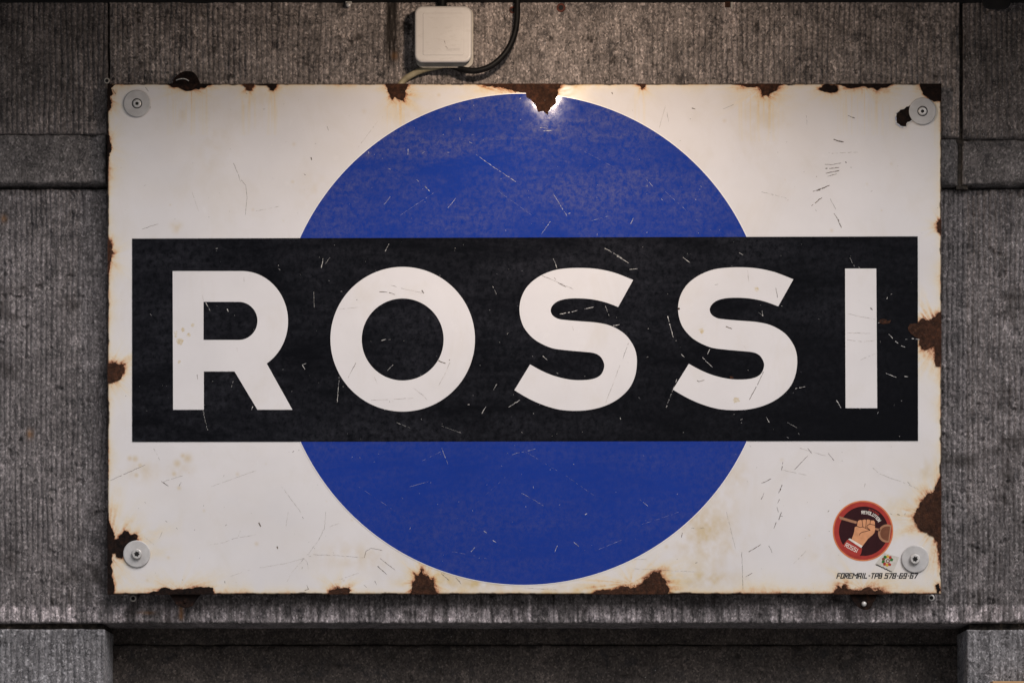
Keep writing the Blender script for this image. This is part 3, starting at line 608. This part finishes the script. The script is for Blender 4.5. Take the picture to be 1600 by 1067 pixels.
thin_p = [sg(325,851,350,847,365,841,400,835), sg(375,829,372,838), sg(255,827,249,841), sg(406,887,450,879,475,872,480,878,482,892), sg(475,872,455,895,449,908), sg(509,800,507,825,497,845,482,864),
  sg(512,824,530,817), sg(480,866,520,867,569,871), sg(990,888,1030,890,1085,893), sg(1080,825,1100,824.5), sg(960,875,1010,873), sg(450,800,447,822), sg(1222,734,1260,742), sg(1300,240,1340,238), sg(260,480,262,500),
  sg(1363.5,731,1375,740,1392,747,1408,752,1435,764,w=1.2), sg(880,160,930,175), sg(1040,165,1030,200), sg(400,330,440,322), sg(590,190,560,230), sg(1250,700,1290,712), sg(330,760,400,735), sg(240,700,250,720),
  sg(1135,800,1150,860), sg(1240,880,1260,860), sg(1190,300,1230,310), sg(300,300,310,330), sg(440,760,470,800), sg(225,838,240,850), sg(360,900,390,890), sg(530,905,560,895), sg(672,880,700,900), sg(820,918,870,921)]
let_d = [sg(593,456,605,456.5,617,460,w=1.3), sg(659,453.5,662,458,w=1.8), sg(556,567,549,580,w=1), sg(685,563,690,566,696,568,w=2.2), sg(847,431,860,436,w=.8), sg(866,434,868.5,437,w=1.5), sg(872,442,884,448,w=1.2),
  sg(1193,581,1182,604,1171,624,w=1), sg(1134,510,1143,514,w=1.5), sg(1212,450,1215,465,w=1.2), sg(982,536,973,560,w=.6), sg(1117,445,1122,444,w=1), sg(1089,594,1092,596,1100,594,w=1), sg(1360,481,1363,484,w=1.6), sg(308,585,309,592,w=1),
  sg(580,571,580.6,571.6,w=1.5), sg(557,468,557.5,468.8,w=1.6), sg(608,627,609,628,w=1.6), sg(702,562,703,563.5,w=1.6)]
let_t = [sg(611,446,633,452,661,458), sg(544,590,550,578), sg(703,566,695,585,685,603), sg(580,625,610,624,646,622), sg(646,606,660,617,667,624), sg(530,483,563,480), sg(585,589,590,600), sg(969,570,957,602,946,630), sg(860,436,896,452), sg(894,510,896,516),
  sg(1325,490,1345,495,1368,499), sg(1324,531,1350,534,1367,532), sg(1345,562,1368,552), sg(1324,520,1360,521), sg(1168,422,1170,440), sg(1163,540,1166,545), sg(316,461,318,470), sg(381,433,381.5,440), sg(370,543,371,549)]
bar_w = [sg(322,473,328,485,w=1.3), sg(355,483,356.5,487,w=1.5), sg(365,592,361,608,w=1.2), sg(395,635,393,640,w=1.6), sg(472,570,476,577,w=1.3), sg(472,570,478,568,w=1.2), sg(593,533,606,529,w=1.9), sg(605,579,614,570,w=1.2),
  sg(530,588,527,628,w=1), sg(505,404,502,419,w=1.1), sg(759,635,753,646,w=1.2), sg(864,404,868,412,870,419,w=1.3), sg(964,400,982,411,w=1.4), sg(984,421,996,420,w=1.2), sg(875,491,890,488,902,485,w=1.6), sg(913,483,927,480,w=1.2),
  sg(946,478,952,494,w=.7), sg(958,509,968,507,w=1.5), sg(848,556,855,562,w=1.3), sg(795,636,812,625,w=1.2), sg(832,556,833,557), sg(1067,402,1077,410,w=1.3), sg(1043,494,1048,512,1052,527,w=1.5), sg(1109,545,1106,553,w=1.3),
  sg(1098,558,1105,566,1113,573,w=1.4), sg(1065,553,1069,558,w=1.2), sg(1058,592,1050,612,1041,636,w=1), sg(1243,607,1258,604,w=.9), sg(1197,651,1202,660,w=1.2), sg(1185,488,1192,494,1191,486,w=1), sg(1389,522,1395,529,w=1.6), sg(1399,533,1403,536,w=1.6),
  sg(1408,540,1414,542,w=1.4), sg(1434-50,583,1400,589.5,w=1.3), sg(1413,588,1418,588.5,w=1.4), sg(1327,400,1335,417,w=.8), sg(945,388,975,405,w=.9), sg(608,381,600,396,w=.8), sg(516,402,508,412,w=.7), sg(620,660,640,668,w=.6), sg(770,612,776,600,w=.9),
  sg(317,640,324,672,w=.6), sg(1372,505,1376,503,w=1.5), sg(1425,529,1437,530.5,w=1.8), sg(1307,625,1314,637,w=1.6), sg(490,455,491,480,w=.6), sg(1155,395,1161,398,w=1), sg(1230,660,1245,668,w=.6), sg(1371,646,1373,643,w=1), sg(770,447,776,460,w=.6), sg(690,665,720,676,w=.5)]
blue_w = [sg(744,242,775,264,806,284,w=.9), sg(637.5,233,637.5,242,w=1.3), sg(651,281,654,284,w=1.6), sg(664,291,671,299,w=1.6), sg(864,302,886,338,w=.7), sg(718,184,719,188,w=1), sg(897,847,906,855,w=1.7), sg(871,852,867,862,w=1.2), sg(770,844,775,847,w=1.3),
  sg(756,829,760,832,w=1.2), sg(914,804,917,802,w=1.7), sg(700,325,712,310,w=.7), sg(1010,280,1022,294,w=.6), sg(600,320,612,305,w=.6), sg(925,345,950,338,w=.6), sg(860,346,846,366,w=.7), sg(985,350,990,341,w=1), sg(733,222,737,224), sg(660,240,664,237,w=1.1),
  sg(690,700,700,725,w=.6), sg(800,710,840,700,w=.5), sg(640,760,670,752,w=.5), sg(1000,780,1012,790,w=.7), sg(815,770,850,790,w=.5), sg(736,862,742,855,w=1), sg(850,205,862,204,w=1.4), sg(838,199,856,201,w=.8)]
blue_p = [sg(740,790,790,745,w=.9), sg(880,740,930,775), sg(560,760,620,800), sg(1000,820,1060,800), sg(700,860,760,872), sg(820,705,870,735), sg(900,230,960,262), sg(620,340,680,300), sg(1040,300,1090,345), sg(780,300,850,350), sg(930,860,980,840), sg(660,720,700,700)]
def flecks(n, area, ok, w):
    out = []
    while len(out) < n:
        x, y = rr.uniform(area[0], area[2]), rr.uniform(area[1], area[3])
        if ok(x, y):
            a = rr.uniform(0, 6.28); l = rr.choice([0.5, 0.6, 0.8, 1.0, 1.5, 3.0]); out.append(([(x, y), (x + l * math.cos(a), y + l * math.sin(a))], rr.uniform(*w)))
    return out
inbar = lambda x, y: 210 < x < 1430 and 376 < y < 686
indisc = lambda x, y: math.hypot(x - 818, y - 530) < 378 and not (366 < y < 694)
inwhite = lambda x, y: math.hypot(x - 818, y - 530) > 390 and not (200 < x < 1440 and 364 < y < 696)
strokes('scratch_marks', dark_p + flecks(120, (175, 138, 1465, 920), inwhite, (0.5, 1.3)), M['scr_dark'], -0.00008, 0.85, sign, 0.06)
strokes('hairline_cracks', thin_p, M['scr_thin'], -0.00008, 0.6, sign, 0.12)
strokes('scratch_marks', let_d, M['scr_dark'], -0.00128, 1.0, sign, 0.15)
strokes('hairline_cracks', let_t, M['scr_thin'], -0.00128, 0.6, sign, 0.12)
strokes('scratch_marks', bar_w + flecks(150, (210, 376, 1430, 686), inbar, (0.5, 1.2)), M['scr_white'], -0.00090, 0.75, sign, 0.14)
strokes('scratch_marks', blue_w + flecks(90, (440, 150, 1200, 910), indisc, (0.5, 1.3)), M['scr_white'], -0.00048, 0.7, sign, 0.12)
strokes('hairline_cracks', blue_p, M['scr_pale'], -0.00048, 0.5, sign, 0.4)

V, F = [], []
for cx, cy, rd in ((281, 533, 5.2), (274.5, 520, 3.2), (286, 515.5, 3.4), (301, 508, 3), (295, 523, 3), (275, 526, 2.4), (280, 565, 2.6), (1182, 452, 4), (1096, 517, 4), (1150, 625, 4.5)):
    prism_geo([jag(circle(cx, cy, rd, 8), 0.5, 2, 0.5, rr)], -0.00124, 0.00003, V, F)
o = mk('tea_stains', V, F, M['stain'], sign); o['kind'] = 'stuff'
strokes('scratch_marks', [sg(1223, 722, 1221, 734, w=1.6), sg(1222, 757, 1217, 772, w=2.4), sg(1218, 780, 1215, 786, w=1.2), sg(1221, 800, 1217, 812, w=1.3), sg(1214, 792, 1216, 800), sg(1190, 755, 1205, 748), sg(1189, 780, 1194, 770), sg(1242, 733, 1262, 712, w=.9), sg(1262, 700, 1268, 708), sg(1294, 708, 1303, 719)], M['rust'], -0.00009, 0.9, sign, 0.25)

# ------------------------------------------------------------------ lettering drawn as strokes
G = {'F':[[(1,0),(0,0),(0,1)],[(0,.5),(.8,.5)]],'O':[[(0,0),(1,0),(1,1),(0,1),(0,0)]],'R':[[(0,1),(0,0),(1,0),(1,.5),(0,.5)],[(.35,.5),(1,1)]],'E':[[(1,0),(0,0),(0,1),(1,1)],[(0,.5),(.8,.5)]],
 'M':[[(0,1),(0,0),(.5,.5),(1,0),(1,1)]],'A':[[(0,1),(0,.0),(1,0),(1,1)],[(0,.55),(1,.55)]],'I':[[(.5,0),(.5,1)]],'L':[[(0,0),(0,1),(1,1)]],'T':[[(0,0),(1,0)],[(.5,0),(.5,1)]],'P':[[(0,1),(0,0),(1,0),(1,.55),(0,.55)]],
 'B':[[(0,0),(0,1),(1,1),(1,.5),(0,.5)],[(0,0),(.85,0),(.85,.5)]],'5':[[(1,0),(0,0),(0,.45),(1,.45),(1,1),(0,1)]],'7':[[(0,0),(1,0),(.45,1)]],'8':[[(0,0),(1,0),(1,1),(0,1),(0,0)],[(0,.5),(1,.5)]],
 '6':[[(.9,0),(0,0),(0,1),(1,1),(1,.48),(0,.48)]],'9':[[(1,.52),(0,.52),(0,0),(1,0),(1,1),(.1,1)]],'.':[[(.35,.5),(.75,.5)]],'S':[[(1,0),(0,0),(0,.5),(1,.5),(1,1),(0,1)]],'V':[[(0,0),(.5,1),(1,0)]],
 'U':[[(0,0),(0,1),(1,1),(1,0)]],'N':[[(0,1),(0,0),(1,1),(1,0)]],'K':[[(0,0),(0,1)],[(1,0),(0,.5),(1,1)]],'C':[[(1,0),(0,0),(0,1),(1,1)]],'H':[[(0,0),(0,1)],[(1,0),(1,1)],[(0,.5),(1,.5)]],' ':[]}
def write(name, text, place, cw, ch, gap, lw, m, yf, parent, shear=0.0, wid=None):
    """place(u, v) -> px; u runs along the line, v from the cap line (0) to the base line (ch)"""
    V, F = [], []; u = 0; i_ = 0
    for c in text:
        w = (wid or {}).get(c, cw)
        for pl in G[c]:
            for (ax, ay), (bx, by) in zip(pl[:-1], pl[1:]):
                A = (u + ax * w + shear * (1 - ay) * ch, ay * ch); Bq = (u + bx * w + shear * (1 - by) * ch, by * ch)
                l = math.hypot(Bq[0] - A[0], Bq[1] - A[1]); tx, ty = (Bq[0] - A[0]) / l * lw / 2, (Bq[1] - A[1]) / l * lw / 2
                k = len(V); y = yf - (i_ % 7) * 0.000012; i_ += 1
                for p in ((A[0] - tx - ty, A[1] - ty + tx), (Bq[0] + tx - ty, Bq[1] + ty + tx), (Bq[0] + tx + ty, Bq[1] + ty - tx), (A[0] - tx + ty, A[1] - ty - tx)): V.append(W(*place(*p), y))
                F.append((k, k + 1, k + 2, k + 3))
        u += w + gap
    return mk(name, V, F, m, parent, fix=False)
nar = {'I': 1.2, '.': 2.4, ' ': 1.2, 'M': 6.4}
write('maker_lettering', 'FOREMAIL.TPB 578.69.67', lambda u, v: (1307.5 + u, 895.6 + v), 3.95, 7.1, 2.15, 1.65, M['ink'], -0.0001, sign, 0.30, nar)

# ------------------------------------------------------------------ stickers on the sign
def z(px, py): return (1280 + px / 5.93, 760 + py / 5.93)
st = root('round_sticker', 'round red sticker with a raised fist gripping a spoon, lower right of sign', 'sticker', W(1348.5, 875, -0.0002))
cx, cy = z(406, 409)
Y0 = -0.00025; e = 0.00008
backing = plate('backing', [circle(cx, cy, 47.3, 96)], Y0, 0.00022, M['st_orange'], st)
plate('red_ring', [circle(cx, cy, 45.2, 96)], Y0 - e, 0.00006, M['st_red'], st)
ix, iy = z(412, 412)
plate('inner_disc', [circle(ix, iy, 38.6, 96)], Y0 - 2 * e, 0.00006, M['st_maroon'], st)
spoon = plate('spoon', [[z(185, 272), z(240, 290), z(350, 322), z(345, 345), z(190, 300)]], Y0 - 3 * e, 0.00006, M['st_tan'], st)
plate('spoon_neck', [[z(515, 380), z(565, 392), z(562, 412), z(515, 398)]], Y0 - 3 * e, 0.00006, M['st_tan'], spoon)
bowl = [p for p in circle(*z(628, 433), 14.0, 48, 14.2) if math.hypot(p[0] - cx, p[1] - cy) < 45.3]
plate('spoon_bowl', [bowl], Y0 - 3 * e, 0.00006, M['st_tan'], spoon)
bowl = [p for p in circle(*z(632, 433), 11.2, 48) if math.hypot(p[0] - cx, p[1] - cy) < 43.3]
plate('spoon_hollow', [bowl], Y0 - 4 * e, 0.00006, M['st_brown'], spoon)
fist = [z(*p) for p in [(355,330),(362,315),(380,308),(397,312),(402,308),(425,303),(436,310),(445,304),(468,306),(476,312),(505,313),(516,325),(517,360),(517,400),(513,425),(495,447),(455,480),(430,512),(402,550),(300,487),(318,440),(325,410),(330,375),(352,366)]]
f_o = plate('fist', [fist], Y0 - 5 * e, 0.00006, M['st_skin'], st)
def lines(name, L, lw, m, yf, parent):
    V, F = [], []
    for pl in L:
        for (ax, ay), (bx, by) in zip(pl[:-1], pl[1:]):
            l = math.hypot(bx - ax, by - ay); tx, ty = (bx - ax) / l * lw / 2, (by - ay) / l * lw / 2; k = len(V); y = yf - (len(F) % 7) * 0.000012
            V += [W(ax - tx - ty, ay - ty + tx, y), W(bx + tx - ty, by + ty + tx, y), W(bx + tx + ty, by + ty - tx, y), W(ax - tx + ty, ay - ty - tx, y)]; F.append((k, k + 1, k + 2, k + 3))
    return mk(name, V, F, m, parent, fix=False)
lines('finger_lines', [[z(*p) for p in L] for L in ([(397,312),(401,340),(404,372)],[(437,308),(434,350),(430,382)],[(474,310),(471,345)],[(516,356),(470,346),(447,356),(441,375),(472,402),(440,412),(400,420),(380,432),(373,446)],[(352,366),(380,378),(404,372),(430,384),(472,402)])], 0.85, M['st_line'], Y0 - 6 * e, f_o)
slv = plate('sleeve', [[z(262,489), z(398,572), z(388,620), z(362,655), z(290,630), z(214,552)]], Y0 - 5 * e, 0.00006, M['st_red'], st)
plate('cuff', [[z(268,487), z(284,478), z(402,548), z(390,568)]], Y0 - 6 * e, 0.00006, M['st_white'], st)
ca, sa = math.cos(math.radians(28)), math.sin(math.radians(28)); bx0, by0 = z(254, 521)
write('sleeve_lettering', 'ROSSI', lambda u, v: (bx0 + u * ca - v * sa, by0 + u * sa + v * ca), 3.2, 5.8, 1.7, 0.95, M['st_white'], Y0 - 6 * e, slv, wid={'I': 1.0})
def arc_place(r, a0):
    def f(u, v): a = a0 + u / r; return (ix + (r - v) * math.sin(a), iy - (r - v) * math.cos(a))
    return f
write('arc_lettering', 'REVOLUTION', arc_place(31.6, math.radians(-6)), 2.5, 4.3, 1.35, 0.95, M['st_white'], Y0 - 4 * e, st, wid={'I': .6})
write('arc_lettering', 'KITCHEN', arc_place(35.8, math.radians(14)), 1.6, 2.4, 1.25, 0.6, M['st_red'], Y0 - 4 * e, st, wid={'I': .4})

sq = root('square_sticker', 'small tilted pale paper sticker with colourful round emblem below the round sticker', 'sticker', W(1388, 895, -0.0002))
plate('paper', [[z(601,612), z(743,654), z(683,796), z(514,722)]], -0.0002, 0.00018, M['st_pale'], sq)
ex, ey = z(632, 686)
for k in range(10):
    a0 = 2 * math.pi * k / 10 + 0.2; mm = [M['st_green'], M['st_red'], M['st_yellow'], M['st_red'], M['st_green'], M['st_brown'], M['st_green'], M['st_yellow'], M['st_red'], M['st_green']][k]
    if k in (0,): continue
    P = [(ex + r * math.cos(a0 + da), ey + r * math.sin(a0 + da)) for r, da in ((4.2, 0.0), (8.2, -0.12), (9.6, 0.18), (8.0, 0.52), (4.4, 0.56))]
    plate('emblem_petal', [P], -0.00028, 0.00006, mm, sq)
plate('emblem_swirl', [circle(ex + 0.6, ey + 0.4, 3.2, 20), circle(ex + 0.6, ey + 0.4, 1.7, 20)], -0.00028, 0.00006, M['st_brown'], sq)
ux, uy = z(524, 718); dx, dy = 25.5 / 29, 12.2 / 29
lines('emblem_lettering', [[(ux + dx * t + 0.5 * rr.uniform(-1, 1), uy + dy * t + rr.uniform(-1.1, 1.1)), (ux + dx * (t + 0.9), uy + dy * (t + 0.9) + rr.uniform(-1, 1))] for t in np.arange(0, 27.5, 1.0)], 0.9, M['ink'], -0.00026, sq)

# ------------------------------------------------------------------ junction box and cables
jb = root('junction_box', 'square grey plastic electrical junction box with rounded corners above the sign', 'junction box', W(693, 106, WALL))
JF = WALL - 0.042
layers('base', [(rrect(650, 13, 739.5, 106, 11), WALL - 0.026), (rrect(650, 13, 739.5, 106, 11), WALL + 0.002)], M['plastic_base'], jb)
lid = layers('lid', [(rrect(651, 13.5, 734, 95, 10), JF), (rrect(649.3, 11.5, 735.8, 97, 11.5), JF + 0.0006), (rrect(648.3, 10.6, 736.8, 98, 12), JF + 0.002), (rrect(648, 10.2, 737.2, 98.5, 12), JF + 0.005), (rrect(648, 10.2, 737.2, 98.5, 12), JF + 0.018)], M['plastic'], jb)
layers('cover_plate', [(rrect(661.5, 21.5, 723.2, 86, 2), JF - 0.0003), (rrect(660.8, 20.8, 724, 86.7, 2.4), JF - 0.0001), (rrect(660.8, 20.8, 724, 86.7, 2.4), JF + 0.001)], M['plastic'], lid)
strokes('scratch_marks', [sg(694.5, 64, 696, 70, w=1.1), sg(696.5, 72.5, 700, 76.5, w=1.2)], M['scr_thin'], JF - 0.0006, 0.9, lid, 0.1)
G.update({'l': [[(0, 0), (0, 1)]], 'e': [[(0, .7), (1, .7), (1, .4), (0, .4), (0, 1), (1, 1)]], 'g': [[(1, .8), (0, .8), (0, .4), (1, .4), (1, 1.25), (0, 1.25)]], 'r': [[(0, 1), (0, .4), (.8, .4)]],
 'a': [[(0, .4), (1, .4), (1, 1), (0, 1), (0, .7), (1, .7)]], 'n': [[(0, 1), (0, .4), (1, .4), (1, 1)]], 'd': [[(1, 0), (1, 1), (0, 1), (0, .4), (1, .4)]]})
write('embossed_mark', 'legrand', lambda u, v: (698 + u, 74.5 + v), 2.2, 4.6, 1.1, 0.4, M['plastic'], JF - 0.0007, lid, wid={'l': 0.3})
tube('conduit_stub', [W(690.5, -20, WALL - 0.008), W(690.5, 0, WALL - 0.008), W(690.5, 14, WALL - 0.008)], 0.0075, M['cable'], jb)
o = tube('beige_cable', [W(616, 150, 0.0088), W(622, 138, 0.0088), W(631, 126, 0.0085), W(645, 116.5, 0.004), W(661, 109.5, 0.0), W(677, 105.5, -0.002), W(692, 102, -0.003)], 0.0048, M['beige'])
tag(o, 'thin beige cable running from the junction box down behind the sign', 'cable')
o = tube('black_cable', [W(808.5, -25, -0.010), W(808.5, 5, -0.010), W(807.5, 35, -0.011), W(802, 60, -0.012), W(789, 84, -0.013), W(768, 103, -0.013), W(744, 111, -0.012), W(722, 108.5, -0.009), W(708, 104, -0.005), W(698, 100, -0.003)], 0.0046, M['cable'])
tag(o, 'black cable curving from the junction box up to the canopy', 'cable')

# ------------------------------------------------------------------ plugs and small fittings in the wall
def wall_plug(cx, cy, r, dep, m, label, tilt=0, core=True):
    o = root('wall_plug', label, 'wall plug', W(cx, cy, dep), 'old plugs left in the wall')
    P = lambda rr_, y: (circle(cx, cy, rr_, 20), y)
    V = layers('sleeve', [P(r * 0.62, dep - 0.0035), P(r * 0.95, dep - 0.0036), P(r, dep - 0.0025), P(r, dep + 0.004)], m, o)
    if core: lathe('hole', cx, cy, [(r * 0.3, dep - 0.0038), (r * 0.58, dep - 0.0038), (r * 0.58, dep - 0.003)], M['recess'], o, n=16)
    return o
wall_plug(167, 126.5, 4.6, WALL - 0.004, M['plug'], 'pale hollow wall plug just above the top left corner of the sign')
wall_plug(208, 934.5, 5.2, LOW - 0.006, M['plug'], 'grey ring-shaped wall plug below the bottom left corner of the sign')
wall_plug(1455.5, 933.5, 5.0, LOW - 0.008, M['screw'], 'shiny ring-shaped wall plug below the bottom right corner of the sign')
wall_plug(876.5, 12.5, 7.0, WALL, M['red'], 'rusty red wall plug right of the black cable')
wall_plug(801.5, 16, 5.6, WALL, M['red'], 'rusty red wall plug half hidden behind the black cable')
br = root('metal_bracket', 'small metal bracket with a screw under the canopy, left of the junction box', 'bracket', W(545, 12, WALL))
box('strap', 540, -30, 549.5, 6.5, WALL - 0.006, WALL - 0.003, M['screw'], br, 0.0006)
lathe('screw_head', 544.5, 7.5, [(1.4, WALL - 0.0105), (3.2, WALL - 0.0098), (4.4, WALL - 0.007), (4.4, WALL + 0.002)], M['screw'], br, n=20)
rb = root('rusty_bracket', 'tiny rusty bracket stub under the canopy right of centre', 'bracket', W(1141, 12, WALL))
box('stub', 1133, -20, 1141, 11, WALL - 0.005, WALL + 0.002, M['rust'], rb, 0.0008); box('tip', 1142, -20, 1145.5, 14, WALL - 0.003, WALL + 0.002, M['plug'], rb, 0.0006)

pv = mk('bounce_pavement', [(-30, 0.3, -2.4), (30, 0.3, -2.4), (30, -60, -2.4), (-30, -60, -2.4)], [(0, 1, 2, 3)], M['bounce_paving'], fix=False); pv['kind'] = 'structure'  # unseen ground plane, added to bounce daylight onto the stone undersides
cn = root('canopy', 'dark flat canopy whose underside edge runs along the top of the wall', 'canopy', W(800, 4.5, WALL))
ct = W(0, 4.5, WALL - 0.001)[2]
bm = bmesh.new(); bmesh.ops.create_cube(bm, size=1)
for v in bm.verts: v.co = (1.5 if v.co.x > 0 else -1.5, (0.3 if v.co.y > 0 else -0.25), ct + (0.09 if v.co.z > 0 else 0))
V = [tuple(v.co) for v in bm.verts]; bm.verts.index_update(); F = [[v.index for v in f.verts] for f in bm.faces]; bm.free()
mk('slab', V, F, M['canopy'], cn)
hf = root('canopy_fitting', 'dark rounded fitting hanging from the canopy at the top right', 'fitting', W(1556, 15, WALL))
layers('cap', [(rrect(1536, -30, 1578, 13, 12), WALL - 0.016), (rrect(1534, -30, 1580, 15, 13), WALL - 0.013), (rrect(1534, -30, 1580, 15, 13), WALL + 0.004)], M['canopy'], hf)
tb = root('tan_board', 'tan board whose top edge shows in the bottom right corner', 'board', W(1600, 1110, LOW - 0.03))
box('board', 1551, 1063.5, 1680, 1120, LOW - 0.03, LOW - 0.002, M['tan'], tb, 0.001)
